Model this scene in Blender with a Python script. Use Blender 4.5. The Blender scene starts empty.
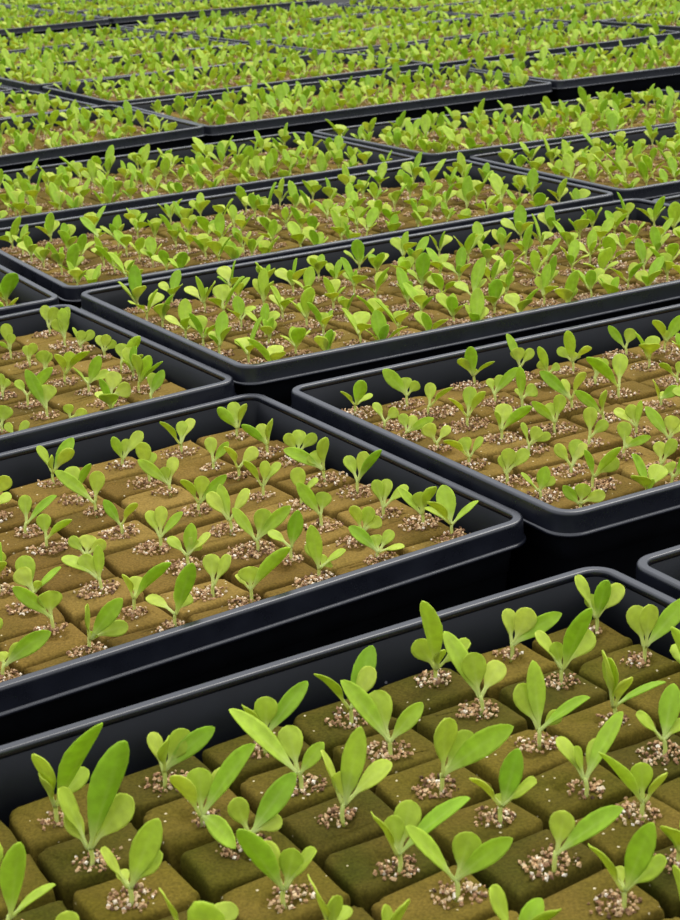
import bpy, math, random
import numpy as np
from mathutils import Matrix, Vector

scene = bpy.context.scene
COL = scene.collection
rng = np.random.default_rng(11)

# ------------------------------------------------------------------ sizes (metres)
TL, TW = .545, .2724            # outer rim of a seedling tray
BENCH_Z = -.066
CUBE_U, CUBE_V = .04217, .03377 # base pitch of the foam cubes
LAT = {'F': [[0.9515, 0.0, 0.285], [0.0, 0.9235, 0.27]], 'A': [[0.9515, 0.0, 0.285], [0.0, 0.9235, 0.27]], 'B': [[0.9515, 0.0, 0.285], [0.0, 0.9235, 0.27]], 'D': [[0.9515, 0.0, 0.285], [0.0, 0.9235, 0.27]]}
WORLD, SUN, EXPO = 1.15, 2.0, 0.25
# nearer seedlings: tray, cube column, cube row, foot offset (0.1 mm), leaves (kind, tip vector, width, face side)
PLANTS=[
('F',6,0,-55,-58,[(1,226,-150,472,120,-78,-59,19),(0,-25,-66,314,116,-71,70,9),(0,127,54,179,81,-74,58,35),(0,-23,-66,230,86,-76,64,11)]),
('F',6,1,-66,-84,[(1,169,-47,507,118,-81,-55,22),(0,167,8,258,111,-59,73,36),(0,-86,40,289,109,-19,-98,8),(0,-66,30,200,77,-70,-70,-13)]),
('F',6,2,-48,-66,[(1,122,-11,331,93,-93,8,35),(0,-75,-22,230,87,9,-99,-7),(0,122,4,190,81,-44,86,27),(0,-29,52,103,46,-96,-25,-14)]),
('F',7,2,-38,8,[(1,81,-67,386,88,-91,-40,12),(1,162,15,173,52,-22,97,12)]),
('F',7,3,76,174,[(0,8,14,159,77,-98,-16,7),(0,85,-52,144,63,-71,-69,17)]),
('F',7,1,-35,-69,[(0,64,20,209,79,-78,60,18),(0,6,-34,216,79,-79,61,12)]),
('F',5,0,-28,-58,[(0,-36,55,200,76,-56,-82,12),(0,107,43,207,97,-89,14,43),(1,204,49,210,75,-72,28,63),(0,36,-73,233,89,-37,-90,-23)]),
('F',4,0,5,-60,[(0,17,30,225,93,-100,-2,8),(0,-57,47,152,77,-93,-22,-29),(1,176,94,248,70,-82,33,46),(0,-67,-56,233,90,-56,83,4)]),
('F',4,1,-26,-74,[(1,-243,22,338,92,-47,-83,-29),(0,-39,79,230,96,-99,-11,-13),(1,95,25,181,59,-88,22,43)]),
('F',5,1,-34,-74,[(0,-73,-56,241,93,-81,58,-11),(0,1,58,202,100,-100,-9,3),(0,106,81,179,80,-87,35,35),(1,216,-37,336,88,-50,77,40),(1,136,-255,60,72,59,47,66)]),
('F',5,2,30,-6,[(0,-41,0,209,77,-94,-28,-18),(1,174,72,256,83,-83,25,49),(0,120,29,95,63,-63,38,68)]),
('F',5,3,-33,-62,[(1,-125,-99,365,88,-95,13,-29),(0,-67,22,237,89,-85,-49,-20),(0,41,17,211,82,-98,8,19),(0,113,0,210,86,-18,98,10)]),
('F',6,3,0,-54,[(0,-52,-25,228,85,-60,80,-5),(0,73,7,133,57,-86,22,46),(0,178,68,77,74,-49,70,52)]),
('F',4,2,-10,-43,[(0,-68,41,271,102,-20,-97,10),(1,77,1,380,85,-90,39,18),(0,13,10,204,93,-100,3,6),(0,181,63,196,99,-39,92,7)]),
('F',3,0,-14,-65,[(0,-121,-76,266,109,-57,82,-3),(1,103,105,290,87,-95,15,28),(0,105,12,235,93,-53,83,20)]),
('F',3,1,-27,-66,[(1,-175,12,331,82,-73,-58,-36),(0,-48,90,241,107,-98,-7,-17),(1,131,44,204,69,-83,29,47)]),
('F',2,0,57,24,[(1,-49,-140,439,102,-75,65,12),(0,-81,-1,202,91,-92,-14,-37),(0,22,-41,170,64,-77,-64,-5),(0,140,-61,205,92,-8,94,33)]),
('F',2,1,52,16,[(1,-132,85,328,80,-88,-41,-25),(0,-32,24,259,104,-99,2,-12),(0,96,82,179,88,-90,27,35)]),
('F',1,0,38,26,[(0,-6,69,202,77,-83,-54,16),(0,89,13,222,98,-90,27,34),(1,217,-4,200,72,-61,41,68)]),
('F',1,1,63,22,[(0,-105,28,228,91,-26,-97,0),(1,96,-136,400,95,-97,-20,16),(0,-29,24,181,67,-89,-45,-8),(0,138,71,194,94,-82,35,45)]),
('F',0,0,85,9,[(0,-88,22,262,100,-40,-92,-6),(0,-25,38,166,62,-99,-7,-13),(1,35,-68,276,70,-95,24,18),(0,118,-13,219,90,-36,90,25)]),
('F',0,1,59,-25,[(0,-36,46,243,92,-98,11,-17),(0,16,-5,268,97,-84,-55,4),(1,195,56,262,80,-77,40,49)]),
('F',3,2,-17,-76,[(0,21,-37,323,117,-68,-74,-4),(0,127,53,211,99,-85,31,43),(1,259,-103,313,92,-44,68,59)]),
('F',2,2,76,-18,[(1,-14,47,343,76,-98,-20,-1),(0,-73,35,251,95,-93,-29,-23),(0,88,23,129,57,-80,37,48),(1,187,-46,223,65,-9,96,27)]),
('F',1,2,22,-37,[(0,-45,-47,329,121,-14,98,12),(0,-12,-16,287,104,-43,90,3),(0,48,-69,224,86,-87,-49,3),(1,204,-3,165,58,-4,100,7)]),
('F',1,3,2,-39,[(1,53,80,262,83,-96,27,11),(0,-104,0,183,76,-26,-95,-15),(0,85,23,135,58,-44,89,13)]),
('F',2,3,-17,-97,[(0,-90,73,209,86,-47,-88,11),(1,148,76,299,75,-58,81,8),(0,74,79,192,79,-77,63,4),(0,-34,39,188,70,-52,-85,8)]),
('F',2,4,61,-15,[(1,-171,-69,312,80,-67,71,-21),(0,-9,24,211,81,-99,16,-6),(0,65,-42,201,78,-83,-54,15)]),
('F',3,3,43,-57,[(1,64,2,291,81,-95,22,21),(0,-105,-37,205,84,-50,86,-10),(0,-6,25,103,53,-100,5,-7),(0,116,-69,195,85,22,95,21)]),
('F',4,3,-22,-107,[(1,246,-33,292,84,-18,95,26),(0,56,75,230,94,-97,15,19),(0,-73,-78,270,104,-45,88,13),(0,-11,40,197,74,-100,-1,-5)]),
('F',4,4,52,-25,[(1,-156,-36,300,75,-20,-95,-22),(0,60,26,227,98,-95,22,23),(1,182,-79,263,72,-62,52,59)]),
('F',3,4,3,-92,[(0,40,15,223,87,-96,23,16),(1,213,-105,294,83,-6,93,37)]),
('F',3,5,56,-75,[(1,78,-66,355,84,-90,35,26),(0,-113,-40,264,104,-38,92,-2),(0,124,-56,209,90,23,97,12),(0,-13,57,120,48,-99,8,-15)]),
('F',5,4,-23,-39,[(0,-55,-81,314,118,-52,85,13),(0,10,-20,212,77,-67,-74,-4),(0,60,57,116,51,-75,66,7)]),
('F',5,5,74,174,[(0,1,68,180,69,-64,-72,27),(0,57,-68,273,103,-51,-85,-11)]),
('F',4,5,4,-119,[(0,-76,-5,277,103,-17,-98,-6),(1,89,55,191,68,-89,33,32),(0,118,-85,243,102,-80,-56,19)]),
('F',3,6,103,-16,[(0,-42,5,274,100,-32,94,-7),(1,5,-80,348,79,-83,-55,-11)]),
('A',3,0,42,5,[(0,-73,38,218,84,-40,-92,3),(1,126,85,239,79,-89,1,47),(0,130,-10,206,88,-78,-40,47),(0,12,-61,183,70,-42,-87,-26)]),
('A',3,1,56,1,[(0,-42,68,165,94,-96,-22,-15),(1,94,-53,219,54,-88,-38,29)]),
('A',3,2,33,26,[(1,-203,28,252,71,-69,-54,-49),(0,32,19,242,88,-94,32,10)]),
('A',3,3,22,3,[(1,-78,23,185,57,-90,-27,-35),(0,93,-36,181,74,-60,-78,15)]),
('A',4,2,33,26,[(0,0,68,193,74,-100,-9,3),(1,181,-14,209,61,-43,79,43)]),
('A',4,3,45,102,[(0,-8,36,169,77,-98,-19,0),(1,154,-61,165,51,-73,-45,51)]),
('A',4,4,157,201,[(0,-83,56,108,61,-82,-33,-46),(0,15,57,118,91,-98,-10,17),(0,103,16,92,66,-67,18,72)]),
('A',4,5,31,24,[(0,-180,42,169,90,-40,-89,-21),(0,-89,46,173,86,-88,-30,-37),(1,2,18,236,57,-99,-15,2)]),
('A',3,4,96,11,[(0,-55,58,182,72,-74,-67,-1),(0,19,49,208,77,-90,45,-3),(1,125,18,182,49,-65,66,38)]),
('A',2,0,63,-27,[(1,-40,-36,203,58,-95,-21,-23),(0,33,43,160,63,-97,-6,22),(0,123,42,198,85,-71,63,31)]),
('A',2,1,58,-50,[(0,-11,-9,252,91,-97,25,-3),(0,36,67,159,63,-91,40,4)]),
('A',2,2,82,38,[(1,-165,16,202,66,-75,-30,-59),(0,-28,22,151,66,-97,-16,-15),(0,33,63,192,74,-92,39,3)]),
('A',1,0,21,-59,[(0,-90,-88,237,97,-68,73,1),(0,15,77,183,72,-99,13,2),(0,81,71,194,80,-68,74,1)]),
('A',0,0,22,-24,[(1,-106,-75,218,66,-85,-22,-49),(0,-26,87,200,84,-99,-9,-9),(0,58,-27,219,82,-67,-73,9)]),
('A',0,1,8,-94,[(1,-140,-55,209,57,-84,15,-52),(0,-42,52,174,75,-97,-12,-20),(0,33,-65,233,88,-49,-85,-17)]),
('A',1,1,44,-99,[(0,-12,53,181,74,-99,-9,-4),(1,95,23,156,51,-85,11,51)]),
('A',1,2,90,3,[(0,-48,-82,215,85,-71,70,11),(0,116,32,155,78,-81,16,57)]),
('A',1,3,51,-33,[(0,-87,-22,220,86,-64,75,-18),(0,28,18,200,73,-89,45,9),(0,102,53,171,74,-52,86,4)]),
('A',2,3,67,-21,[(0,-69,-57,218,85,-75,66,-7),(0,32,7,211,85,-99,-3,15),(1,158,11,208,58,-79,16,59)]),
('A',2,4,66,-50,[(1,-42,70,246,67,-98,-13,-13),(0,-107,4,219,88,-60,-75,-28),(0,113,12,226,91,-55,80,23)]),
('A',2,5,47,-43,[(1,-108,66,216,60,-90,-21,-38),(0,58,35,214,95,-97,5,25),(1,183,34,223,70,-77,21,60)]),
('A',3,5,91,18,[(1,35,31,219,69,-99,-3,16),(0,-91,47,140,62,-77,-56,-31),(0,58,18,133,89,-92,7,39),(0,125,14,163,74,-34,92,18)]),
('A',3,6,23,-66,[(0,-3,61,194,85,-100,-8,1),(0,95,-9,208,82,-54,80,28)]),
('A',4,6,57,27,[(0,-29,-32,203,75,-73,68,0),(0,30,68,146,93,-98,-4,22),(1,197,-85,273,76,-78,-45,43)]),
('A',4,7,152,56,[(1,107,-101,358,85,-95,-24,22),(0,53,65,151,100,-95,4,31),(0,-131,67,131,71,-55,-83,-13)]),
('A',3,7,139,77,[(0,2,14,176,112,-100,-6,2),(1,201,-92,305,83,-81,-41,41),(0,-65,4,139,55,-19,-98,-6)]),
('A',2,6,135,65,[(1,45,-15,268,79,-99,4,17),(0,-110,37,140,66,-54,-82,-20)]),
('A',2,7,118,96,[(0,-34,73,169,86,-98,-9,-16),(1,-27,-21,288,77,-99,-6,-10),(0,131,37,128,67,-36,93,10),(0,48,41,79,81,-88,18,44)]),
('A',1,5,68,20,[(1,-114,-13,253,72,-89,-18,-41),(0,25,42,176,88,-99,4,13)]),
('A',1,4,141,9,[(0,-15,43,212,85,-100,-5,-6),(0,93,51,141,63,-36,93,-10)]),
('A',0,3,27,-65,[(1,-223,81,171,72,-65,-27,-71),(0,-74,51,156,94,-91,-15,-38),(0,3,-46,272,99,-66,-74,-12)]),
('A',0,2,96,27,[(0,-65,3,160,69,-92,-16,-37),(0,14,74,156,86,-100,0,9),(0,111,25,137,69,-78,19,60)]),
('A',0,4,70,-11,[(0,-49,76,188,75,-85,-53,0),(0,59,-4,233,87,-87,45,23),(1,137,-74,265,68,-85,-42,32)]),
('A',0,5,-14,-77,[(0,-37,39,193,72,-84,-53,-6),(0,31,67,184,71,-92,38,2),(0,136,12,155,74,-33,92,22)]),
('A',0,6,70,2,[(1,-119,32,202,52,-73,-59,-34),(0,-4,11,182,87,-100,4,-2),(0,59,-62,233,89,-72,-69,0)]),
('A',0,7,102,98,[(1,-36,92,246,100,-99,1,-15),(0,-110,-92,229,97,-68,73,-4),(1,136,23,177,49,-43,87,22),(0,-133,51,143,73,-27,-96,9)]),
('A',1,6,129,39,[(0,-42,-5,193,71,-81,57,-16),(0,48,20,173,75,-96,12,25),(0,101,23,99,70,-71,28,65)]),
('A',1,7,59,100,[(1,-138,66,155,64,-77,-23,-59),(0,-18,53,111,78,-99,-4,-14),(0,76,66,122,59,-88,20,44),(0,128,-26,72,54,5,97,25)]),
('A',4,0,40,-123,[(0,109,-9,173,88,-85,1,53),(0,-23,45,148,66,-97,-24,-8)]),
('A',5,5,123,121,[(0,-51,83,215,95,-96,-25,-13),(0,-66,28,172,95,-90,-32,-29),(0,33,-4,119,44,-91,-35,24),(1,134,47,163,48,-51,84,17)]),
('A',5,6,80,94,[(1,-155,-32,237,69,-74,-39,-54),(0,-4,11,190,119,-98,-20,-1)]),
('A',5,7,122,111,[(1,166,19,235,80,-81,13,57),(0,17,-79,245,93,-9,-95,-30),(0,29,8,83,53,-94,0,33),(0,174,64,77,75,-48,31,82)]),
('A',6,7,118,100,[(1,224,7,203,82,-66,21,72),(0,-6,34,108,60,-98,-22,1),(0,95,18,143,65,-83,8,54)]),
('A',5,3,87,-67,[(0,62,9,121,69,-89,-1,46),(0,-32,45,133,52,-84,-54,-2)]),
('A',6,6,192,109,[(0,112,21,142,65,-76,37,54),(0,-23,68,142,57,-84,-53,12)]),
('B',12,0,12,4,[(0,-78,-65,178,74,-60,80,3),(1,51,-86,247,85,-97,9,23),(0,110,26,120,59,-33,94,10)]),
('B',11,0,-29,-27,[(1,-146,-15,245,87,-85,-13,-51),(0,-16,47,168,93,-99,1,-10),(0,73,-2,146,68,-88,18,44)]),
('B',12,1,25,6,[(0,-57,70,137,59,-88,-46,-13),(0,82,24,100,71,-78,22,59)]),
('B',11,1,-30,52,[(0,21,48,188,73,-99,9,9),(0,146,-63,183,87,-66,-69,29)]),
('B',12,2,25,79,[(0,-22,58,130,64,-99,-1,-16),(0,54,50,116,58,-92,16,36),(1,158,-59,128,58,-53,29,79)]),
('B',12,3,40,195,[(0,-58,2,154,92,-93,-7,-35),(0,82,47,119,57,-84,22,49)]),
('B',10,0,133,62,[(0,-88,-41,196,79,-75,63,-21),(1,-21,-89,285,83,-100,7,-5),(0,130,-78,176,83,-70,-68,21),(0,15,-4,114,51,-98,13,13)]),
('B',11,2,20,24,[(0,-108,-80,205,88,-57,82,2),(0,30,81,222,86,-94,34,0),(0,102,-35,223,89,-82,-50,29)]),
('B',10,1,6,-17,[(0,-22,60,144,57,-91,-42,4),(0,64,52,162,74,-93,19,31),(1,157,-7,225,62,-79,26,56)]),
('B',11,3,19,6,[(0,36,94,192,104,-98,14,12),(0,-26,-5,179,65,-40,92,-3),(1,169,-102,229,67,-80,1,60)]),
('B',12,4,31,77,[(0,-139,-76,180,87,-70,66,-26),(0,-31,51,148,83,-98,0,-21),(0,76,9,157,63,-40,90,14)]),
('B',12,5,24,47,[(0,-28,14,150,55,-88,-46,-12),(0,26,15,187,86,-98,15,12),(0,128,18,169,77,-63,66,41)]),
('B',11,4,17,50,[(0,-33,38,168,63,-51,-85,9),(0,64,8,142,79,-89,24,39),(0,128,23,86,56,-57,34,75)]),
('B',10,3,-47,-76,[(1,-143,-40,210,58,-82,-9,-57),(0,-36,70,157,76,-97,5,-24),(0,37,6,228,83,-72,69,10)]),
('B',12,6,6,46,[(0,-93,-9,153,65,-24,-95,-20),(1,43,2,180,73,-95,21,23),(0,89,34,99,52,-76,32,57)]),
('B',12,7,69,181,[(1,-80,14,136,57,-86,-7,-50),(0,27,10,143,87,-96,21,17),(0,133,-3,82,67,-48,38,79)]),
('B',11,5,-22,-71,[(0,-92,-4,173,70,-79,-43,-43),(0,48,66,175,92,-96,21,18),(0,81,36,161,66,-72,66,22)]),
('B',11,6,-71,3,[(1,-45,-19,227,51,-77,63,-10),(0,135,-6,157,85,-70,35,62),(1,132,-80,250,65,-89,-26,39)]),
('B',10,4,-79,-148,[(0,15,28,238,87,-83,56,-1),(0,109,15,149,67,-78,32,54)]),
('B',10,5,-14,-18,[(0,9,59,185,83,-98,17,-1),(1,143,-27,119,50,-55,37,75),(0,47,17,103,56,-89,29,35)]),
('B',9,4,-143,-147,[(0,-34,46,179,74,-97,11,-21),(1,26,2,214,47,-70,71,8),(0,-123,54,146,71,-59,-78,-21)]),
('B',9,5,-157,-71,[(1,-122,84,227,67,-88,1,-48),(0,24,26,185,90,-97,23,9),(0,75,20,125,53,-59,78,22)]),
('B',10,6,-29,-28,[(0,-4,49,161,70,-98,17,-7),(0,77,-1,185,72,-78,53,33)]),
('B',10,7,-240,76,[(0,-32,32,118,94,-96,8,-28),(1,126,-50,216,89,-77,36,53)]),
('B',9,0,84,33,[(1,-81,52,279,65,-89,-41,-18),(0,-22,8,194,97,-99,8,-12),(0,85,-5,179,71,-70,62,35)]),
('B',8,0,12,-91,[(1,-45,-93,304,78,-99,11,-11),(0,-90,55,145,65,-86,-3,-52),(0,26,-4,128,72,-96,20,20),(0,116,-46,169,76,-70,-65,31)]),
('B',7,0,118,-19,[(1,-111,27,206,60,-88,2,-47),(0,47,9,182,87,-94,24,23)]),
('B',8,2,-165,-193,[(1,-226,-144,315,91,-76,59,-27),(0,24,114,252,100,-93,36,-7)]),
('B',8,1,-77,-170,[(0,38,41,170,82,-96,21,16),(0,90,55,150,66,-80,54,28)]),
('B',9,1,127,106,[(1,-69,-55,264,61,-91,39,-15),(0,-56,2,155,77,-94,2,-34),(0,72,11,113,57,-82,27,50)]),
('B',10,2,66,89,[(0,-31,33,125,48,-68,-73,2),(0,99,52,112,91,-78,27,56),(1,-13,-39,285,63,-93,37,1)]),
('B',9,2,-106,-174,[(1,-184,57,238,72,-80,-8,-60),(0,-44,65,178,70,-84,-55,-1),(0,72,-37,246,93,-71,-70,10)]),
('B',9,3,-121,-123,[(1,-166,-7,209,65,-78,-8,-62),(0,1,-60,216,81,-79,-59,-16)]),
('B',6,0,-6,-123,[(0,-87,-80,241,97,-59,81,5),(0,-3,-3,147,61,-98,20,-2),(1,105,8,242,81,-88,29,37)]),
('B',8,3,-69,-89,[(0,-51,-60,191,74,-27,94,22),(1,122,15,115,72,-67,35,66),(0,31,42,87,36,-71,70,-9)]),
('B',7,2,-42,-75,[(0,-114,-22,138,65,-60,70,-39),(0,33,20,130,63,-94,26,20)]),
('D',0,0,46,1,[(0,-26,75,202,81,-98,-19,-6),(0,69,23,195,88,-94,-7,34)]),
('D',0,1,2,-127,[(0,-67,14,199,86,-93,-23,-30),(1,-5,38,277,86,-99,-16,0),(0,30,86,270,103,-68,72,-15)]),
('D',0,2,28,14,[(0,-41,59,162,64,-32,-91,25),(0,26,22,146,71,-98,-10,19),(0,108,35,131,71,-78,5,63)]),
('D',0,3,90,53,[(0,-34,54,145,63,-97,-18,-16),(0,36,4,162,76,-97,-8,22),(0,93,3,109,63,-76,7,65)]),
('D',1,1,-10,-96,[(1,-62,-43,132,35,-82,-30,-48),(0,25,13,177,65,-99,4,14),(0,-19,33,246,90,-85,-53,0)]),
('D',1,2,8,-75,[(0,-11,39,140,62,-98,-19,-3),(0,60,-3,162,69,-94,-8,34)]),
('D',1,3,11,-61,[(0,-9,7,174,101,-98,-19,-5),(0,39,30,151,57,-95,22,20)]),
('D',1,4,29,-49,[(0,-16,-92,233,90,-82,55,16),(0,56,-3,224,83,-89,-39,22),(0,184,-110,248,118,-68,-71,19)]),
('D',1,5,61,-40,[(0,-96,64,162,71,-24,-94,23),(1,97,-9,253,78,-93,-4,36),(0,-2,41,96,71,-99,-14,4),(0,145,26,126,70,-51,75,43)]),
('D',0,4,26,-69,[(0,12,53,187,94,-99,-10,9),(1,155,-108,272,74,-86,3,51)]),
('D',1,6,65,-48,[(0,41,79,192,107,-97,-6,23),(0,135,54,82,107,-56,17,81)]),
('D',2,6,51,-31,[(1,-99,-9,325,81,-92,-26,-29),(0,1,57,203,137,-99,-16,5)]),
('D',2,4,1,-17,[(0,-7,29,155,57,-82,-57,7),(0,44,45,107,52,-91,-7,40)]),
('D',2,5,59,7,[(0,-65,36,159,63,-75,-64,-16),(1,191,-31,252,70,-79,3,61)]),
('D',2,7,161,255,[(0,-7,5,116,69,-98,-18,-5),(0,120,-64,60,81,-33,23,91)]),
('D',0,6,-82,47,[(1,91,-50,257,77,-94,-1,33),(0,5,-68,274,101,-73,66,18),(1,175,-91,225,66,-55,-83,9)]),
('D',0,7,-127,116,[(1,95,43,199,69,-90,3,43),(0,28,70,175,76,-98,-6,18)]),
('D',3,6,128,-87,[(0,35,42,157,110,-96,-12,25),(0,-69,60,125,73,-89,-30,-35)]),
('D',3,7,155,-2,[(0,83,42,108,54,-80,4,60),(0,-55,40,103,54,-89,-30,-36)])]
CAM_O = np.array([0, 0, 0.301687])
CAM_F = 1667.125

# ------------------------------------------------------------------ helpers
def link(o, parent=None):
    COL.objects.link(o)
    if parent is not None:
        o.parent = parent
    return o

def mesh_obj(name, V, F, mat, parent=None, attr=None, smooth=True, mats=None, midx=None):
    me = bpy.data.meshes.new(name)
    me.from_pydata([tuple(v) for v in V], [], F)
    for m in (mats or [mat]):
        me.materials.append(m)
    if midx is not None:
        me.polygons.foreach_set('material_index', midx)
    if smooth is True:
        me.polygons.foreach_set('use_smooth', [True] * len(me.polygons))
    elif smooth is not False:
        me.polygons.foreach_set('use_smooth', smooth)
    if attr is not None:
        a = me.attributes.new('look', 'FLOAT_COLOR', 'POINT')
        a.data.foreach_set('color', np.asarray(attr, dtype=np.float32).ravel())
    me.update()
    o = bpy.data.objects.new(name, me)
    return link(o, parent)

def nrm(v):
    return v / (np.linalg.norm(v) + 1e-12)

# ------------------------------------------------------------------ materials
def new_mat(name):
    m = bpy.data.materials.new(name); m.use_nodes = True
    nt = m.node_tree; nt.nodes.clear()
    out = nt.nodes.new('ShaderNodeOutputMaterial')
    return m, nt, out

def N(nt, t, **kw):
    n = nt.nodes.new(t)
    for k, v in kw.items():
        setattr(n, k, v)
    return n

def ramp(nt, stops):
    r = nt.nodes.new('ShaderNodeValToRGB')
    el = r.color_ramp.elements
    while len(el) < len(stops): el.new(.5)
    for e, (p, c) in zip(el, stops):
        e.position = p; e.color = (*c, 1)
    return r

def mix_rgb(nt, fac, a, b, mode='MIX'):
    n = nt.nodes.new('ShaderNodeMix'); n.data_type = 'RGBA'; n.blend_type = mode
    L = nt.links
    for sock, v in ((n.inputs[0], fac), (n.inputs[6], a), (n.inputs[7], b)):
        if hasattr(v, 'links'): L.new(v, sock)
        elif isinstance(v, (int, float)): sock.default_value = v
        else: sock.default_value = (*v, 1)
    return n.outputs[2]

def leaf_material():
    m, nt, out = new_mat('lettuce_leaf'); L = nt.links
    at = N(nt, 'ShaderNodeAttribute', attribute_name='look')
    sep = N(nt, 'ShaderNodeSeparateColor'); L.new(at.outputs['Color'], sep.inputs[0])
    pale, rnd, kind = sep.outputs[0], sep.outputs[1], sep.outputs[2]
    cot = ramp(nt, [(0, (.40, .53, .045)), (.5, (.48, .60, .065)), (1, (.57, .66, .10))]); L.new(rnd, cot.inputs[0])
    tru = ramp(nt, [(0, (.31, .51, .032)), (.5, (.40, .59, .045)), (1, (.49, .64, .07))]); L.new(rnd, tru.inputs[0])
    c = mix_rgb(nt, kind, cot.outputs[0], tru.outputs[0])
    no = N(nt, 'ShaderNodeTexNoise'); no.inputs['Scale'].default_value = 260; no.inputs['Detail'].default_value = 3
    tc = N(nt, 'ShaderNodeTexCoord'); L.new(tc.outputs['Object'], no.inputs['Vector'])
    nr = ramp(nt, [(.3, (.86, .86, .86)), (.7, (1.08, 1.08, 1.08))]); L.new(no.outputs[0], nr.inputs[0])
    c = mix_rgb(nt, 1.0, c, nr.outputs[0], 'MULTIPLY')
    c = mix_rgb(nt, pale, c, (.66, .74, .30))
    p = N(nt, 'ShaderNodeBsdfPrincipled')
    L.new(c, p.inputs['Base Color'])
    p.inputs['Roughness'].default_value = .55
    p.inputs['Specular IOR Level'].default_value = .25
    bump = N(nt, 'ShaderNodeBump'); bump.inputs['Strength'].default_value = .12; bump.inputs['Distance'].default_value = .001
    L.new(no.outputs[0], bump.inputs['Height']); L.new(bump.outputs[0], p.inputs['Normal'])
    tr = N(nt, 'ShaderNodeBsdfTranslucent')
    tcx = mix_rgb(nt, 1.0, c, (1.25, 1.15, .5), 'MULTIPLY'); L.new(tcx, tr.inputs['Color'])
    mx = N(nt, 'ShaderNodeMixShader'); mx.inputs[0].default_value = .42
    L.new(p.outputs[0], mx.inputs[1]); L.new(tr.outputs[0], mx.inputs[2]); L.new(mx.outputs[0], out.inputs[0])
    return m

def cube_material():
    m, nt, out = new_mat('wet_growing_foam'); L = nt.links
    at = N(nt, 'ShaderNodeAttribute', attribute_name='look')
    sep = N(nt, 'ShaderNodeSeparateColor'); L.new(at.outputs['Color'], sep.inputs[0])
    tc = N(nt, 'ShaderNodeTexCoord')
    geo = N(nt, 'ShaderNodeNewGeometry')
    n1 = N(nt, 'ShaderNodeTexNoise'); n1.inputs['Scale'].default_value = 38; n1.inputs['Detail'].default_value = 4
    n2 = N(nt, 'ShaderNodeTexNoise'); n2.inputs['Scale'].default_value = 900; n2.inputs['Detail'].default_value = 3
    for n in (n1, n2): L.new(geo.outputs['Position'], n.inputs['Vector'])
    brown = ramp(nt, [(0, (.110, .066, .013)), (.5, (.155, .096, .020)), (1, (.205, .132, .031))]); L.new(sep.outputs[1], brown.inputs[0])
    olive = ramp(nt, [(0, (.036, .039, .004)), (.5, (.062, .057, .005)), (1, (.105, .080, .008))]); L.new(sep.outputs[1], olive.inputs[0])
    # algae film: a green stain with a shape of its own, stronger on the wetter trays
    ad = N(nt, 'ShaderNodeMath', operation='ADD'); L.new(sep.outputs[0], ad.inputs[0])
    s = N(nt, 'ShaderNodeMath', operation='MULTIPLY_ADD'); L.new(n1.outputs[0], s.inputs[0]); s.inputs[1].default_value = 1.0; s.inputs[2].default_value = -.53
    L.new(s.outputs[0], ad.inputs[1]); ad.use_clamp = True
    c = mix_rgb(nt, ad.outputs[0], brown.outputs[0], olive.outputs[0])
    g = ramp(nt, [(.3, (.72, .72, .72)), (.7, (1.25, 1.25, 1.25))]); L.new(n2.outputs[0], g.inputs[0])
    c = mix_rgb(nt, 1.0, c, g.outputs[0], 'MULTIPLY')
    # tiny pale specks of vermiculite dust
    vo = N(nt, 'ShaderNodeTexVoronoi'); vo.inputs['Scale'].default_value = 260; L.new(geo.outputs['Position'], vo.inputs['Vector'])
    lt = N(nt, 'ShaderNodeMath', operation='LESS_THAN'); L.new(vo.outputs['Distance'], lt.inputs[0]); lt.inputs[1].default_value = .13
    sp = N(nt, 'ShaderNodeSeparateColor'); L.new(vo.outputs['Color'], sp.inputs[0])
    gt = N(nt, 'ShaderNodeMath', operation='GREATER_THAN'); L.new(sp.outputs[0], gt.inputs[0]); gt.inputs[1].default_value = .8
    mu = N(nt, 'ShaderNodeMath', operation='MULTIPLY'); L.new(lt.outputs[0], mu.inputs[0]); L.new(gt.outputs[0], mu.inputs[1])
    c = mix_rgb(nt, mu.outputs[0], c, (.5, .42, .26))
    p = N(nt, 'ShaderNodeBsdfPrincipled'); L.new(c, p.inputs['Base Color'])
    p.inputs['Roughness'].default_value = .9; p.inputs['Specular IOR Level'].default_value = .06
    b = N(nt, 'ShaderNodeBump'); b.inputs['Strength'].default_value = .5; b.inputs['Distance'].default_value = .0006
    L.new(n2.outputs[0], b.inputs['Height']); L.new(b.outputs[0], p.inputs['Normal'])
    L.new(p.outputs[0], out.inputs[0])
    return m

def crumb_material():
    m, nt, out = new_mat('vermiculite'); L = nt.links
    at = N(nt, 'ShaderNodeAttribute', attribute_name='look')
    sep = N(nt, 'ShaderNodeSeparateColor'); L.new(at.outputs['Color'], sep.inputs[0])
    r = ramp(nt, [(0, (.07, .04, .022)), (.18, (.24, .13, .07)), (.5, (.42, .25, .12)), (.75, (.55, .37, .20)), (.9, (.66, .51, .32)), (1, (.82, .74, .62))])
    L.new(sep.outputs[1], r.inputs[0])
    p = N(nt, 'ShaderNodeBsdfPrincipled'); L.new(r.outputs[0], p.inputs['Base Color'])
    p.inputs['Roughness'].default_value = .85; p.inputs['Specular IOR Level'].default_value = .15
    L.new(p.outputs[0], out.inputs[0])
    return m

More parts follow.
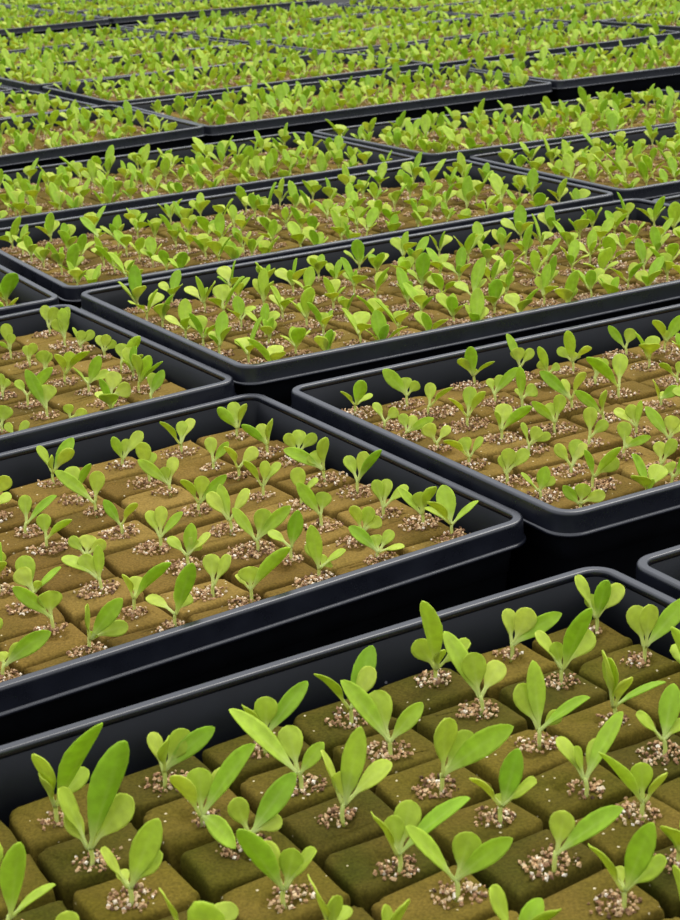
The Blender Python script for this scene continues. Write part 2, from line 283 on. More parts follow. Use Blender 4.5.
def plastic_material(name, col, rough, spec):
    m, nt, out = new_mat(name); L = nt.links
    tc = N(nt, 'ShaderNodeTexCoord')
    n = N(nt, 'ShaderNodeTexNoise'); n.inputs['Scale'].default_value = 55; n.inputs['Detail'].default_value = 5
    L.new(tc.outputs['Object'], n.inputs['Vector'])
    r = ramp(nt, [(.35, tuple(c * .8 for c in col)), (.75, tuple(c * 1.35 for c in col))]); L.new(n.outputs[0], r.inputs[0])
    vo = N(nt, 'ShaderNodeTexVoronoi'); vo.inputs['Scale'].default_value = 85; L.new(tc.outputs['Object'], vo.inputs['Vector'])
    lt = N(nt, 'ShaderNodeMath', operation='LESS_THAN'); L.new(vo.outputs['Distance'], lt.inputs[0]); lt.inputs[1].default_value = .055
    sp = N(nt, 'ShaderNodeSeparateColor'); L.new(vo.outputs['Color'], sp.inputs[0])
    gt = N(nt, 'ShaderNodeMath', operation='GREATER_THAN'); L.new(sp.outputs[0], gt.inputs[0]); gt.inputs[1].default_value = .9
    mu = N(nt, 'ShaderNodeMath', operation='MULTIPLY'); L.new(lt.outputs[0], mu.inputs[0]); L.new(gt.outputs[0], mu.inputs[1])
    c = mix_rgb(nt, mu.outputs[0], r.outputs[0], (.12, .12, .13))
    p = N(nt, 'ShaderNodeBsdfPrincipled'); L.new(c, p.inputs['Base Color'])
    rr = N(nt, 'ShaderNodeMapRange'); L.new(n.outputs[0], rr.inputs[0]); rr.inputs[3].default_value = rough - .08; rr.inputs[4].default_value = rough + .1
    L.new(rr.outputs[0], p.inputs['Roughness']); p.inputs['Specular IOR Level'].default_value = spec
    L.new(p.outputs[0], out.inputs[0])
    return m

M_LEAF, M_CUBE, M_CRUMB = leaf_material(), cube_material(), crumb_material()
M_RIM = plastic_material('black_plastic_rim', (.0058, .0067, .0108), .27, .55)
M_BASIN = plastic_material('black_plastic', (.0046, .0053, .0072), .48, .13)
MATS = [M_LEAF, M_CUBE, M_CRUMB]

# ------------------------------------------------------------------ shape generators -> (verts, faces, attr)
def leaf_shape(node, tip, W, side, true_leaf, seed, nl=10, nc=4, thick=.00032):
    r = random.Random(seed)
    node, tip = np.asarray(node, float), np.asarray(tip, float)
    d = tip - node; ln = np.linalg.norm(d); ax = d / ln
    up = np.array([0, 0, 1.])
    lift = .16 if true_leaf else .22
    c1 = node + d * .45 + up * ln * lift * r.uniform(.5, 1.2) * (1 - ax[2] * .6)
    side = nrm(side - ax * (side @ ax))
    nr0 = np.cross(side, ax)
    if nr0[2] < 0 and abs(nr0[2]) > .15 or (abs(nr0[2]) <= .15 and nr0 @ np.array([0, -1, 0]) < 0):
        side = -side
    pet = .06 if true_leaf else .20
    xm = .58 if true_leaf else .64
    fold = (.34 if true_leaf else .16) * r.uniform(.6, 1.3)
    twist = r.uniform(-.25, .25)
    ts = [pet * i / 3 for i in range(3)] + [pet + (1 - pet) * (1 - math.cos(math.pi * i / (nl - 1))) / 2 for i in range(nl)]
    V = []; A = []
    hues = r.random(); cols = 2 * nc + 1
    layers = []
    pw = .00055 + .03 * W
    for t in ts:
        P = node * (1 - t) ** 2 + c1 * 2 * t * (1 - t) + tip * t * t
        T = nrm((c1 - node) * (1 - t) + (tip - c1) * t)
        x = max(0., (t - pet) / (1 - pet))
        if x < xm: h = W / 2 * (.10 + .90 * math.sin(math.pi / 2 * x / xm) ** (1.15 if true_leaf else 1.35))
        else:
            u = (x - xm) / (1 - xm); h = W / 2 * max(0, 1 - u ** (2.0 if true_leaf else 2.3)) ** (.62 if true_leaf else .52)
        half = max(h, pw * (1 - x) if x < .3 else 0, .00012)
        s = nrm(side - T * (side @ T)); n = np.cross(s, T)
        tw = twist * t; s, n = s * math.cos(tw) + n * math.sin(tw), n * math.cos(tw) - s * math.sin(tw)
        row = []
        for j in range(cols):
            q = (j - nc) / nc
            ripple = .05 * half * math.sin(9 * t + 3 * q + seed % 7) * (1 if x > .1 else 0)
            row.append(P + s * half * q + n * (fold * half * q * q + ripple))
        layers.append((row, n, x, half))
    R = len(layers)
    for sgn in (1, -1):
        for row, n, x, half in layers:
            for j, p in enumerate(row):
                q = abs(j - nc) / nc
                th = thick * (1 - .5 * q) + (.0004 * (1 - q) * max(0, 1 - 2.2 * x))
                V.append(p + n * sgn * th)
                mid = max(0, 1 - q * 5) * .22
                A.append((min(1, max(0, .85 - x * 3.2) + mid * (1 - x)), hues, 1. if true_leaf else 0., 1))
    F = []; o2 = R * cols
    for i in range(R - 1):
        for j in range(cols - 1):
            a = i * cols + j
            F.append((a, a + 1, a + cols + 1, a + cols)); F.append((o2 + a, o2 + a + cols, o2 + a + cols + 1, o2 + a + 1))
        a = i * cols; b = a + cols - 1
        F.append((a, a + cols, o2 + a + cols, o2 + a)); F.append((b, o2 + b, o2 + b + cols, b + cols))
    for j in range(cols - 1):
        a = (R - 1) * cols + j; F.append((a, a + 1, o2 + a + 1, o2 + a))
        F.append((j, o2 + j, o2 + j + 1, j + 1))
    return V, F, A

def stem_shape(P0, P1, r0, r1, seed, n=6):
    r = random.Random(seed)
    P0, P1 = np.asarray(P0, float), np.asarray(P1, float)
    b = np.array([r.uniform(-1, 1), r.uniform(-1, 1), 0]) * .0009
    V = []; A = []; F = []; m = 5
    for i in range(m):
        t = i / (m - 1); P = P0 * (1 - t) + P1 * t + b * math.sin(math.pi * t); rad = r0 * (1 - t) + r1 * t
        for k in range(n):
            a = 2 * math.pi * k / n
            V.append(P + np.array([math.cos(a), math.sin(a), 0]) * rad); A.append((1 - .35 * t, .5, 0, 1))
    for i in range(m - 1):
        for k in range(n):
            F.append((i * n + k, i * n + (k + 1) % n, (i + 1) * n + (k + 1) % n, (i + 1) * n + k))
    F.append(tuple(range((m - 1) * n, m * n))); F.append(tuple(reversed(range(n))))
    return V, F, A

def cube_shape(lu, lv, h, tint, seed, hole=(0, 0), fine=True):
    """a foam cube with rounded, slightly ragged edges and a shallow planting hole; top at z=0"""
    r = random.Random(seed); n = 36 if fine else 20
    prof = [(0, -h), (0, -.012), (0, -.006), (.0001, -.0024), (.0005, -.0010), (.0012, -.0003), (.0024, 0), (.0045, .0001)]
    ph = [r.uniform(0, 6.28) for _ in range(6)]
    rc = .0035; V = []; F = []; A = []; col = (tint + r.uniform(-.08, .08), r.random(), 0, 1)
    tilt = (r.uniform(-.045, .045), r.uniform(-.045, .045))
    def outline(off, k):
        a = 2 * math.pi * k / n
        # super-ellipse walk gives even corners
        ca, sa = math.cos(a), math.sin(a); e = .17
        x = math.copysign(abs(ca) ** e, ca); y = math.copysign(abs(sa) ** e, sa)
        return x * (lu / 2 - off), y * (lv / 2 - off), a
    for off, z in prof:
        for k in range(n):
            x, y, a = outline(off, k)
            w = .00045 * (math.sin(3 * a + ph[0]) + math.sin(5 * a + ph[1] + z * 300) + .6 * math.sin(9 * a + ph[2]))
            rr = math.hypot(x, y); x += w * x / rr; y += w * y / rr
            zz = z + (.0005 * math.sin(2 * a + ph[3]) + x * tilt[0] + y * tilt[1]) * (1 if z > -.02 else 0)
            V.append((x, y, zz)); A.append(col)
    hx = max(-(lu / 2 - .0125), min(lu / 2 - .0125, hole[0])); hy = max(-(lv / 2 - .0120), min(lv / 2 - .0120, hole[1])); nr = len(prof)
    for rad, z in ((.0065, .0001), (.0052, -.0012), (.0035, -.0022)):
        for k in range(n):
            a = 2 * math.pi * k / n
            # start angle matches the outline walk
            rw = rad * (1 + .12 * math.sin(3 * a + ph[4]) + .08 * math.sin(5 * a + ph[5]))
            V.append((hx + rw * math.cos(a), hy + rw * math.sin(a), z + hx * tilt[0] + hy * tilt[1])); A.append(col)
    nr += 3
    V.append((hx, hy, -.0024)); A.append(col)
    for i in range(nr - 1):
        for k in range(n):
            F.append((i * n + k, i * n + (k + 1) % n, (i + 1) * n + (k + 1) % n, (i + 1) * n + k))
    c = len(V) - 1
    for k in range(n): F.append(((nr - 1) * n + k, (nr - 1) * n + (k + 1) % n, c))
    F.append(tuple(reversed(range(n))))
    return V, F, A

OCT_V = np.array([(1, 0, 0), (-1, 0, 0), (0, 1, 0), (0, -1, 0), (0, 0, 1), (0, 0, -1)], float)
OCT_F = [(0, 2, 4), (2, 1, 4), (1, 3, 4), (3, 0, 4), (2, 0, 5), (1, 2, 5), (3, 1, 5), (0, 3, 5)]
def crumbs_shape(cx, cy, ru, rv, count, seed, big=1., lim=(.018, .0145)):
    r = np.random.default_rng(seed); V = []; F = []; A = []
    for _ in range(count):
        a = r.uniform(0, 6.283); q = r.uniform(0, 1) ** .6
        x = cx + ru * q * math.cos(a) + r.normal(0, .0006); y = cy + rv * q * math.sin(a) + r.normal(0, .0006)
        if abs(x) > lim[0] or abs(y) > lim[1]: continue
        dh = math.hypot(x - cx, y - cy)
        s = r.uniform(.00042, .00108) * big
        z = .0004 + s * .5 * r.uniform(0, 2.2) + .0007 * max(0, 1 - dh / .006)
        M = OCT_V * (r.uniform(.7, 1.3, 3) * s) * r.uniform(.8, 1.2, (6, 1))
        ang = r.uniform(0, 6.28, 2); c1, s1, c2, s2 = math.cos(ang[0]), math.sin(ang[0]), math.cos(ang[1]), math.sin(ang[1])
        M = M @ np.array([[c1, -s1, 0], [s1, c1, 0], [0, 0, 1]]) @ np.array([[1, 0, 0], [0, c2, -s2], [0, s2, c2]])
        b = len(V); V += list(M + np.array([x, y, z])); F += [tuple(b + i for i in f) for f in OCT_F]
        A += [(0, float(r.random()), 0, 1)] * 6
    return V, F, A

# ------------------------------------------------------------------ trays
class Tray:
    def __init__(s, key, x, y, th, z=0, tu=0, tv=0, lat=None, h=-.017, tint=.2, crumb=(.012, .010), label=None, bow=.001, count='right'):
        s.key, s.label, s.h, s.tint, s.crumb, s.bow, s.count = key, label, h, tint, crumb, bow, count
        s.U = np.array([math.cos(th), math.sin(th), tu]); s.V = np.array([-math.sin(th), math.cos(th), tv])
        s.U = nrm(s.U); s.V = nrm(s.V - s.U * (s.U @ s.V)); s.N = np.cross(s.U, s.V)
        s.O = np.array([x, y, z], float)
        s.lat = np.array(lat if lat is not None else [[.9515, 0, .285], [0, .9235, .27]])
        s.mat = Matrix(((s.U[0], s.V[0], s.N[0], x), (s.U[1], s.V[1], s.N[1], y), (s.U[2], s.V[2], s.N[2], z), (0, 0, 0, 1)))
    def cell(s, c, r):
        a, b = s.lat @ (c, r, 1)
        return np.array([TL / 2 - .0195 - a * CUBE_U, TW / 2 - .018 - b * CUBE_V, s.h])
    def cube_size(s):
        return s.lat[0][0] * CUBE_U, s.lat[1][1] * CUBE_V
    def world(s, p):
        return s.O + s.U * p[0] + s.V * p[1] + s.N * p[2]

TH0 = .516964
def T(key, x, y, dt, z=0, tu=0, tv=0, **kw):
    t = Tray(key, x, y, TH0 + dt, z, tu, tv, **kw); TRAYS.append(t); return t
TRAYS = []
B_ = 'black plastic seedling tray'
T('F', -0.05274, 0.43922, 0.00879, 0.0, -0.00031, -0.00311, lat=LAT['F'], h=-.0185, tint=.78, crumb=(.0085, .0075), label='nearest black seedling tray, filling the bottom of the picture with dark olive cubes')
T('G', 0.43133, 0.70577, -0.00638, 0.0, -0.00251, 0, tint=.5, count='left', label='empty-looking corner of a black seedling tray cut off by the right picture edge')
T('A', -0.21196, 0.72745, 0.03172, -0.00515, 0.01478, 0.00133, lat=LAT['A'], h=-.016, tint=.06, crumb=(.0105, .009), label='black seedling tray of brown cubes at left, directly behind the nearest tray')
T('B', 0.27295, 0.99447, 0.01049, 0.00179, -0.00784, -0.00357, lat=LAT['B'], h=-.018, tint=.12, crumb=(.0145, .0105), count='left', label='black seedling tray at right, its rounded left front corner touching the brown-cube tray')
T('D', -0.36409, 0.97092, 0.02234, -0.00232, 0.02029, -0.00947, lat=LAT['D'], h=-.014, tint=.3, crumb=(.011, .010), label='black seedling tray at the left edge, two rows behind the nearest tray')
T('C', 0.11175, 1.25253, 0.00498, 0.00749, -0.00616, -0.00834, tint=.28, crumb=(.013, .011), count='left', bow=.004, label='long black seedling tray across the middle with its front left corner near the centre left')
T('J', .597, 1.531, .004, tint=.3, count='left', label='black seedling tray with just its left corner showing at the right edge')
T('D2', -0.51072, 1.23379, -0.011, 0.0, 0.00858, 0.00632, tint=.3, label='small visible corner of a black seedling tray at the left edge, mid height')
T('E', -0.03198, 1.541, -0.02336, -0.00063, 0.00565, 0.00113, tint=.3, crumb=(.013, .011), label='long black seedling tray just behind the middle one, both ends in view')
T('I', 0.45825, 1.82967, -0.02134, -0.00171, 0.00278, 0.00108, tint=.3, count='left', label='black seedling tray at the right edge behind the middle row')
T('H', -0.20156, 1.80433, -0.01135, -0.00108, 0.00129, -0.00088, tint=.3, label='black seedling tray at upper left whose right end meets a slanting gap')
T('K', 0.28973, 2.05583, -0.02052, -0.00131, -0.012, -0.012, tint=.3, count='left', label='black seedling tray at upper right beyond the slanting gap')
T('L', -0.44897, 2.07774, 0.04363, 0.00394, 0.0064, 0.01371, label='black seedling tray at the upper left edge before the dark cross gap')
T('M', 0.02594, 2.37694, 0.00038, 0.00127, -0.00311, 0.01119, count='left', label='full-length black seedling tray in upper middle just behind the dark cross gap')
T('N', 0.50847, 2.65375, -0.01117, -0.00017, -0.00418, 0.00616, count='left', label='black seedling tray at the upper right edge behind the dark cross gap')
T('O', -0.61587, 2.36743, .0156, label='out-of-focus tray wedge at the far left, right behind the upper left tray')
T('P', -0.13124, 2.66596, 0.01557, 0.00248, 0.00316, 0.00334, count='left', label='out-of-focus black seedling tray behind the full-length upper middle tray')
T('Q', 0.34082, 2.99619, 0.02639, -0.00351, 0.00441, 0.00729, count='left', label='out-of-focus black seedling tray at upper right, behind the right edge tray')
T('R0', -0.77813, 2.60957, .0529, label='tiny sliver of a distant seedling tray touching the left edge')
T('R', -0.28615, 2.90708, 0.035, 0.00295, -0.00725, 0.00623, label='distant blurred seedling tray on the left, fourth line below the top black band')
T('R1', 0.17678, 3.22980, .04, label='distant blurred seedling tray in the centre, level with the far left break')
T('R2', 0.66606, 3.52194, .045, label='distant blurred seedling tray near the top right edge')
T('Q1', 0.83852, 3.29335, .03, label='distant blurred tray corner at the right edge, upper end')
T('S0', -.445, 3.160, .05, label='distant blurred seedling tray at left, second line in front of the black band')
T('S1', .028, 3.475, .04, label='distant blurred seedling tray at top centre, second line before the black band')
T('S2', .506, 3.779, .04, label='distant blurred seedling tray at the top right, cut by the upper picture edge')
T('W0', -.606, 3.43, .04, label='distant blurred seedling tray at left, last one in front of the black band')
T('W1', -.130, 3.735, .04, label='distant blurred seedling tray at top centre, last one in front of the black band')
T('W2', .349, 4.045, .04, label='last distant tray peeping in at the top edge right of centre')
T('T', -0.77373, 3.88995, 0.00172, 0.0, 0.00443, 0, label='farthest left seedling tray, standing on the far side of the black band')
T('U', -0.2938, 4.1698, -0.0021, 0.0, -0.0057, 0, label='farthest seedling tray at top left, whose front wall forms the black band')
T('T1', -.925, 4.17, 0, label='blurred green strip of a tray behind the farthest left tray')
T('U1', -.445, 4.455, 0, label='blurred green tray behind the black-banded far tray at the very top')
T('T2', -1.085, 4.46, 0, label='blurred green strip of a tray at the very top left')
T('U2', -.605, 4.745, 0, label='blurred green strip of a tray at the very top, behind all others')
T('U3', -.765, 5.03, 0, label='last faint strip of seedling tray at the top left')
TD = {t.key: t for t in TRAYS}

def ring(off, z, lu, lv, rad, bow, seg=8, edge=10):
    """closed rounded-rectangle outline, offset inwards, long sides bowed outwards"""
    pts = []; a, b = lu / 2 - off, lv / 2 - off; r = max(rad - off, .003)
    def bowed(x, y):
        k = 1 - (x / (lu / 2)) ** 2
        return (x, y + math.copysign(bow * k, y), z)
    for cx, cy, a0 in ((a - r, b - r, 0), (-a + r, b - r, 90), (-a + r, -b + r, 180), (a - r, -b + r, 270)):
        for i in range(seg + 1):
            an = math.radians(a0 + 90 * i / seg); pts.append((cx + r * math.cos(an), cy + r * math.sin(an)))
        if a0 in (0, 180):                    # subdivide the long sides so they can bow
            sx = 1 if a0 == 0 else -1
            for i in range(1, edge):
                t = i / edge; pts.append((sx * (a - r) * (1 - 2 * t), sx * b))
    return [bowed(x, y) for x, y in pts]

def sweep(profile, t, bottom_cap=False, closed=False):
    V = []; F = []
    for off, z in profile:
        V += ring(off, z, TL + .003, TW + .002, .0135, t.bow)
    n = len(V) // len(profile); m = len(profile)
    rows = range(m if closed else m - 1)
    for i in rows:
        j = (i + 1) % m
        for k in range(n):
            F.append((i * n + k, i * n + (k + 1) % n, j * n + (k + 1) % n, j * n + k))
    return V, F, n

for t in TRAYS:
    root = link(bpy.data.objects.new('seedling_tray', None)); root.matrix_world = t.mat
    root['label'] = t.label; root['category'] = 'seedling tray'; root['group'] = 'black seedling trays on the bench'
    # rim: small flange at the bottom of a turned-down lip, rounded top, inner edge; hollow below
    prof = [(-.0010, -.0124), (-.0011, -.0118), (-.0009, -.0113), (-.0005, -.0110), (0, -.0108), (.0001, -.0105), (.0003, -.0020), (.0004, -.0012), (.0008, -.0004), (.0015, 0), (.0019, 0), (.0045, 0),
            (.0050, 0), (.0056, -.0005), (.0058, -.0012), (.0060, -.0034), (.0053, -.0034), (.0049, -.0020), (.0042, -.0014), (.0022, -.0014),
            (.0015, -.0022), (.0012, -.0115), (-.0006, -.0126)]
    V, F, n = sweep(prof, t, closed=True)
    mesh_obj('rim', V, F, M_RIM, root)
    # basin: inner wall, floor, outer wall as one closed skin that stands on the bench
    zb = -.060
    # world height of the bottom is levelled to the bench by shifting its vertices along the tray normal
    prof = [(.0052, -.0030), (.0060, -.0031), (.0084, -.022), (.0095, -.028), (.0115, -.052), (.0145, -.0570), (.030, -.0585)]
    inner = sweep(prof, t)
    profo = [(.0052, -.0030), (.0058, -.012), (.0078, -.028), (.0090, -.0285), (.0105, -.054), (.0135, zb)]
    outer = sweep(profo, t)
    V = inner[0] + outer[0]; n = inner[2]; b = len(inner[0])
    F = [tuple(f) for f in inner[1]] + [tuple(b + i for i in reversed(f)) for f in outer[1]]
    F.append(tuple(range((len(prof) - 1) * n, len(prof) * n)))
    F.append(tuple(b + (len(profo) - 1) * n + k for k in reversed(range(n))))
    V2 = []
    for v in V:
        if v[2] < -.0565:
            wz = t.world(v)[2]; v = (v[0], v[1], v[2] + (BENCH_Z + .0003 + (v[2] + .060) - wz))
        V2.append(v)
    mesh_obj('basin', V2, F, M_BASIN, root)

# ------------------------------------------------------------------ plants
UP = np.array([0, 0, 1.])
def leaves_world(pl):
    out = []
    for k, x, y, z, W, sx, sy, sz in pl:
        out.append((k, np.array([x, y, z]) * 1e-4, W * 1e-4, np.array([sx, sy, sz]) / 100.))
    return out

def random_leaves(seed, big=1.):
    r = random.Random(seed); big = big * r.uniform(.9, 1.12); out = []
    az = r.uniform(0, 2 * math.pi)
    for i in range(2):                                     # two cotyledons
        a = az + math.pi * i + r.uniform(-.5, .5); ln = r.uniform(.017, .0225) * big; el = math.radians(r.uniform(46, 75))
        v = np.array([math.cos(a) * math.cos(el), math.sin(a) * math.cos(el), math.sin(el)]) * ln
        s = np.array([-math.sin(a), math.cos(a), r.uniform(-.35, .35)])
        out.append((0, v, ln * r.uniform(.48, .60), s))
    for i in range(r.choice([1, 2, 2, 2])):                   # one or two true leaves
        a = az + math.pi / 2 + math.pi * i + r.uniform(-.6, .6); ln = r.uniform(.020, .031) * big * (1 if i == 0 else .7); el = math.radians(r.uniform(56, 82))
        v = np.array([math.cos(a) * math.cos(el), math.sin(a) * math.cos(el), math.sin(el)]) * ln
        s = np.array([-math.sin(a), math.cos(a), r.uniform(-.35, .35)])
        out.append((1, v, ln * r.uniform(.30, .40), s))
    return out

def plant_shapes(base, leaves, seed, nl=10, nc=4):
    """base: foot of the stem; returns [(part name, material, (V,F,A))]"""
    r = random.Random(seed); mean = sum(l[1] for l in leaves) / len(leaves)
    hgt = min(l[1][2] for l in leaves)
    nh = min(.0075, max(.002, .30 * max(l[1][2] for l in leaves)), max(.0025, hgt * .75))
    node = base + mean * (.18 * nh / max(.004, mean[2])) * np.array([1, 1, 0]) + UP * nh
    parts = [('stem', stem_shape(base - UP * .0015, node + UP * .0004, .00075, .00085, seed))]
    for i, (k, v, W, s) in enumerate(leaves):
        off = nrm(np.array([v[0], v[1], 0]) + 1e-6) * .0005
        parts.append(('true_leaf' if k else 'cotyledon', leaf_shape(node + off - UP * .0006, base + v, W, s, k == 1, seed * 7 + i, nl, nc)))
    return parts

def project(P):
    d = P - CAM_O; R = np.array([0.998686, -0.017184, -0.048288]); Uu = np.array([0.051254, 0.334822, 0.940886]); Fw = np.array([0, 0.942125, -0.335263])
    z = d @ Fw
    return 340 + CAM_F * (d @ R) / z, 460 - CAM_F * (d @ Uu) / z, z

annotated = {}
for tr, c, r_, oa, oc, lv in PLANTS:
    annotated[(tr, c, r_)] = (max(-.013, min(.013, oa * 1e-4)), max(-.0105, min(.0105, oc * 1e-4)), leaves_world(lv))

cells = []
for t in TRAYS:
    for c in range(13):
        for r_ in range(8):
            key = (t.key, c, r_); seed = (hash((ord(t.key[0]), len(t.key), ord(t.key[-1]), c, r_)) & 0xffff) + 1
            rr = random.Random(seed)
            if key in annotated:
                du, dv, lv = annotated[key]
            else:
                du, dv = rr.uniform(-.006, .006), rr.uniform(-.005, .004); lv = None
            ctr = t.cell(c, r_)
            if abs(ctr[0]) > TL / 2 - .014 or abs(ctr[1]) > TW / 2 - .012: continue
            foot = ctr + np.array([du, dv, 0])
            W = t.world(foot); x, y, z = project(W)
            if z < .05: continue
            # the near rim hides the rows right behind it: is the upper half of the plant above it?
            front = t.world(np.array([foot[0], -TW / 2, 0])); fy = project(front)[1] if project(front)[2] > .05 else 1e9
            top = project(W + UP * .018)
            inframe = -12 < x < 692 and top[1] < 925 and y > -14
            vis = inframe and (top[1] < fy - 3) 
            cells.append(dict(t=t, c=c, r=r_, seed=seed, du=du, dv=dv, lv=lv, ctr=ctr, W=W, z=z, vis=vis, ann=key in annotated, px=(x, y)))
vis = sorted([q for q in cells if q['vis']], key=lambda q: q['z'])
chosen = vis[:300]
chosen_ids = set(id(q) for q in chosen)
print('visible cells', len(vis), 'chosen depth', chosen[-1]['z'])

ORD = ['first', 'second', 'third', 'fourth', 'fifth', 'sixth', 'seventh', 'eighth', 'ninth', 'tenth', 'eleventh', 'twelfth', 'thirteenth']
TRAY_SHORT = {'F': 'nearest tray', 'G': 'cut-off right edge tray', 'A': 'second tray at left', 'B': 'second tray at right',
              'D': 'third tray at left', 'C': 'long middle tray', 'J': 'right edge sliver tray', 'D2': 'left edge sliver tray', 'E': 'tray behind middle one'}
def crumb_for(q, count, big):
    t = q['t']; r = random.Random(q['seed'] + 5); ru, rv = t.crumb
    k = r.uniform(.7, 1.2); lu, lv = t.cube_size()
    return crumbs_shape(q['du'] * .8 + r.uniform(-.001, .0035), q['dv'] * .8 + r.uniform(0, .003), ru * k, rv * k, int(count * k * k * ru * rv / .000052), q['seed'], big, (lu * .46, lv * .46))

for q in chosen:
    t = q['t']; lu, lv = t.cube_size(); gap = .0022
    leaves = q['lv'] if q['lv'] is not None else random_leaves(q['seed'], 1.0 if q['t'].key in 'FAB' else 1.07)
    q['leaves'] = leaves
    root = link(bpy.data.objects.new('lettuce_seedling', None))
    root.matrix_world = t.mat @ Matrix.Translation(Vector(q['ctr']) + Vector((0, 0, random.Random(q['seed'] + 3).uniform(-.0008, .0008))))
    inv = np.array(root.matrix_world.inverted())
    gap = .0038 if t.key == 'F' else .0030
    cs = cube_shape(lu - gap, lv - gap, .034, t.tint, q['seed'], (q['du'], q['dv']))
    mesh_obj('growing_cube', *cs[:2], M_CUBE, root, cs[2])
    cr = crumb_for(q, 70 if q['z'] < .9 else 60, 1.0)
    if cr[0]:
        o = mesh_obj('vermiculite', *cr[:2], M_CRUMB, root, cr[2], smooth=False)
    for nm, (V, F, A) in plant_shapes(q['W'], leaves, q['seed']):
        V = np.asarray(V) @ inv[:3, :3].T + inv[:3, 3]
        mesh_obj(nm, V, F, M_LEAF, root, A)
    nt_ = sum(1 for l in leaves if l[0]); n = len(leaves)
    tall = max(l[1][2] for l in leaves)
    size = 'tall' if tall > .026 else ('low' if tall < .018 else 'upright')
    vis_right = t.count == 'right'
    k = q['c'] if vis_right else 12 - q['c']
    root['label'] = '%s %s-leaved seedling, %s, %s row, %s from %s' % (
        size, ['no', 'one', 'two', 'three', 'four', 'five', 'six'][n], TRAY_SHORT.get(t.key, t.key), ORD[q['r']], ORD[k], 'right' if vis_right else 'left')
    root['category'] = 'lettuce seedling'; root['group'] = 'lettuce seedlings in growing cubes'

# the rest of the crop as one object: the same cubes, crumbs and plants, merged
protos = []
for i in range(26):
    lv = random_leaves(9000 + i, 1.15)
    protos.append([(np.asarray(V), F, np.asarray(A)) for _, (V, F, A) in plant_shapes(np.zeros(3), lv, 9000 + i, 7, 2)])
lean_cubes = {}
AV, AF, AA, AM, AS = [], [], [], [], []
base = 0
def push(V, F, A, mi, sm):
    global base
    AV.append(V); AA.append(A)
    AF.extend([tuple(i + base for i in f) for f in F]); AM.extend([mi] * len(F)); AS.extend([sm] * len(F)); base += len(V)
for q in cells:
    if id(q) in chosen_ids: continue
    x, y = q['px']
    if not (-1000 < x < 1900 and y < 4000): continue
    t = q['t']; R = np.stack([t.U, t.V, t.N], 1); C0 = t.world(q['ctr']); lu, lv = t.cube_size()
    kk = (t.key, q['seed'] % 5)
    if kk not in lean_cubes: lean_cubes[kk] = cube_shape(lu - .0022, lv - .0022, .034, t.tint, 50 + kk[1], (0, 0), False)
    V, F, A = lean_cubes[kk]; A = np.array(A); A[:, 1] = random.Random(q['seed']).random()
    push(np.asarray(V) @ R.T + C0, F, A, 1, True)
    far = q['z'] > 2.0
    if not q['ann']:
        V, F, A = crumb_for(q, 16 if far else 34, 1.7 if far else 1.25)
        if V: push(np.asarray(V) @ R.T + C0, F, np.asarray(A), 2, False)
    r = random.Random(q['seed']); a = r.uniform(0, 6.28); s = r.uniform(.85, 1.12)
    Rz = np.array([[math.cos(a), -math.sin(a), 0], [math.sin(a), math.cos(a), 0], [0, 0, 1]]) * s
    if q['lv'] is not None:
        shp = [(np.asarray(V), F, np.asarray(A)) for _, (V, F, A) in plant_shapes(np.zeros(3), q['lv'], q['seed'], 7, 2)]; Rz = np.eye(3)
    else:
        shp = protos[r.randrange(len(protos))]
    for V, F, A in shp:
        A = A.copy(); A[:, 1] = (A[:, 1] + r.random()) % 1
        push(V @ Rz.T + q['W'], F, A, 0, True)
o = mesh_obj('lettuce_seedlings', np.concatenate(AV), AF, None, None, np.concatenate(AA), smooth=AS, mats=MATS, midx=AM)
o['kind'] = 'stuff'; o['label'] = 'countless pale green lettuce seedlings in brown cubes filling the trays farther back'; o['category'] = 'lettuce seedlings'
o['group'] = 'lettuce seedlings in growing cubes'
print('stuff verts', base)

# ------------------------------------------------------------------ bench under the trays
m, nt, out = new_mat('bench_black'); L = nt.links
n = N(nt, 'ShaderNodeTexNoise'); n.inputs['Scale'].default_value = 14; n.inputs['Detail'].default_value = 8
geo = N(nt, 'ShaderNodeNewGeometry'); L.new(geo.outputs['Position'], n.inputs['Vector'])
r = ramp(nt, [(.35, (.006, .006, .006)), (.62, (.012, .010, .008)), (.8, (.04, .028, .015))]); L.new(n.outputs[0], r.inputs[0])
p = N(nt, 'ShaderNodeBsdfPrincipled'); L.new(r.outputs[0], p.inputs['Base Color']); p.inputs['Roughness'].default_value = .75; p.inputs['Specular IOR Level'].default_value = .2
L.new(p.outputs[0], out.inputs[0])
x0, x1, y0, y1, zt = -6., 6., -2., 9., BENCH_Z
V = [(x0, y0, zt), (x1, y0, zt), (x1, y1, zt), (x0, y1, zt), (x0, y0, zt - .04), (x1, y0, zt - .04), (x1, y1, zt - .04), (x0, y1, zt - .04)]
F = [(0, 1, 2, 3), (7, 6, 5, 4), (0, 4, 5, 1), (1, 5, 6, 2), (2, 6, 7, 3), (3, 7, 4, 0)]
fl = mesh_obj('floor', V, F, m, None, smooth=False); fl['kind'] = 'structure'

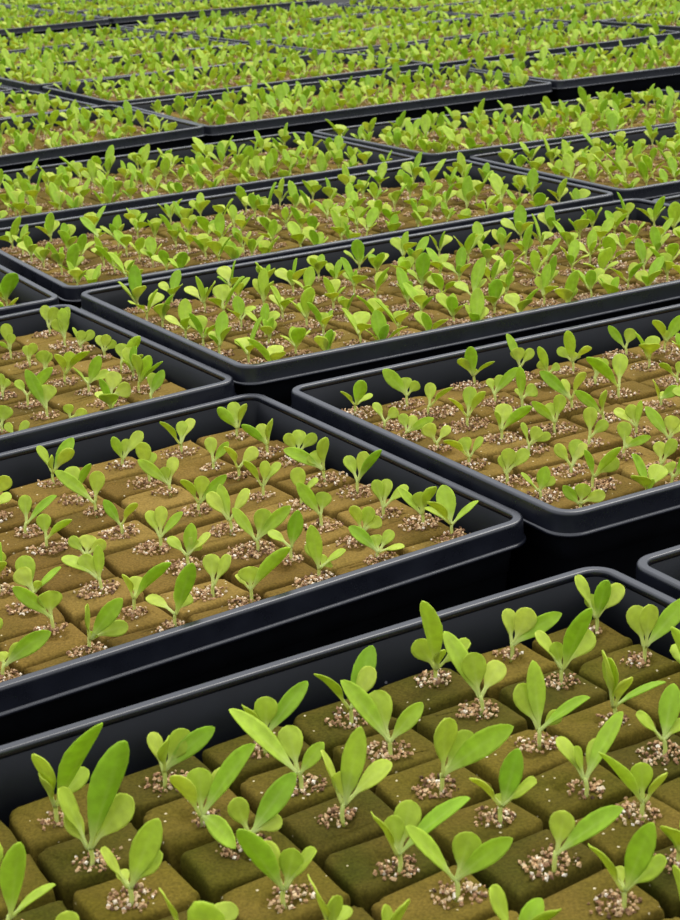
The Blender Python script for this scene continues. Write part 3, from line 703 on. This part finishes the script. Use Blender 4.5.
# ------------------------------------------------------------------ light: bright overcast under a greenhouse roof
w = bpy.data.worlds.new('overcast'); scene.world = w; w.use_nodes = True; nt = w.node_tree; nt.nodes.clear(); L = nt.links
wo = N(nt, 'ShaderNodeOutputWorld'); bg = N(nt, 'ShaderNodeBackground'); L.new(bg.outputs[0], wo.inputs[0])
tc = N(nt, 'ShaderNodeTexCoord'); sx = N(nt, 'ShaderNodeSeparateXYZ'); L.new(tc.outputs['Generated'], sx.inputs[0])
rp = ramp(nt, [(0, (.05, .05, .05)), (.50, (.10, .11, .11)), (.575, (.26, .29, .31)), (.65, (.95, .99, 1.08)), (1, (1.5, 1.55, 1.65))])
mr = N(nt, 'ShaderNodeMapRange'); mr.inputs[1].default_value = -1; mr.inputs[2].default_value = 1; L.new(sx.outputs[2], mr.inputs[0]); L.new(mr.outputs[0], rp.inputs[0])
L.new(rp.outputs[0], bg.inputs['Color']); bg.inputs['Strength'].default_value = WORLD
sun = bpy.data.lights.new('daylight', 'SUN'); sun.energy = SUN; sun.angle = math.radians(35); sun.color = (1, .97, .90)
so = link(bpy.data.objects.new('daylight', sun)); so.location = (0, 0, 3)
d = Vector((.35, .55, 1.0)).normalized(); so.rotation_euler = d.to_track_quat('Z', 'Y').to_euler()

# ------------------------------------------------------------------ camera
cam = bpy.data.cameras.new('camera'); co = link(bpy.data.objects.new('camera', cam))
cam.sensor_fit = 'HORIZONTAL'; cam.sensor_width = 36; cam.lens = CAM_F / 680 * 36
cam.clip_start = .01
X = (0.998686, -0.017184, -0.048288); Y = (0.051254, 0.334822, 0.940886); Z = (0, -0.942125, 0.335263)
co.matrix_world = Matrix(((X[0], Y[0], Z[0], CAM_O[0]), (X[1], Y[1], Z[1], CAM_O[1]), (X[2], Y[2], Z[2], CAM_O[2]), (0, 0, 0, 1)))
cam.dof.use_dof = True; cam.dof.focus_distance = .90; cam.dof.aperture_fstop = 62
scene.camera = co
scene.view_settings.view_transform = 'Standard'; scene.view_settings.look = 'None'
scene.view_settings.gamma = 1; scene.view_settings.use_curve_mapping = False
scene.view_settings.exposure = EXPO
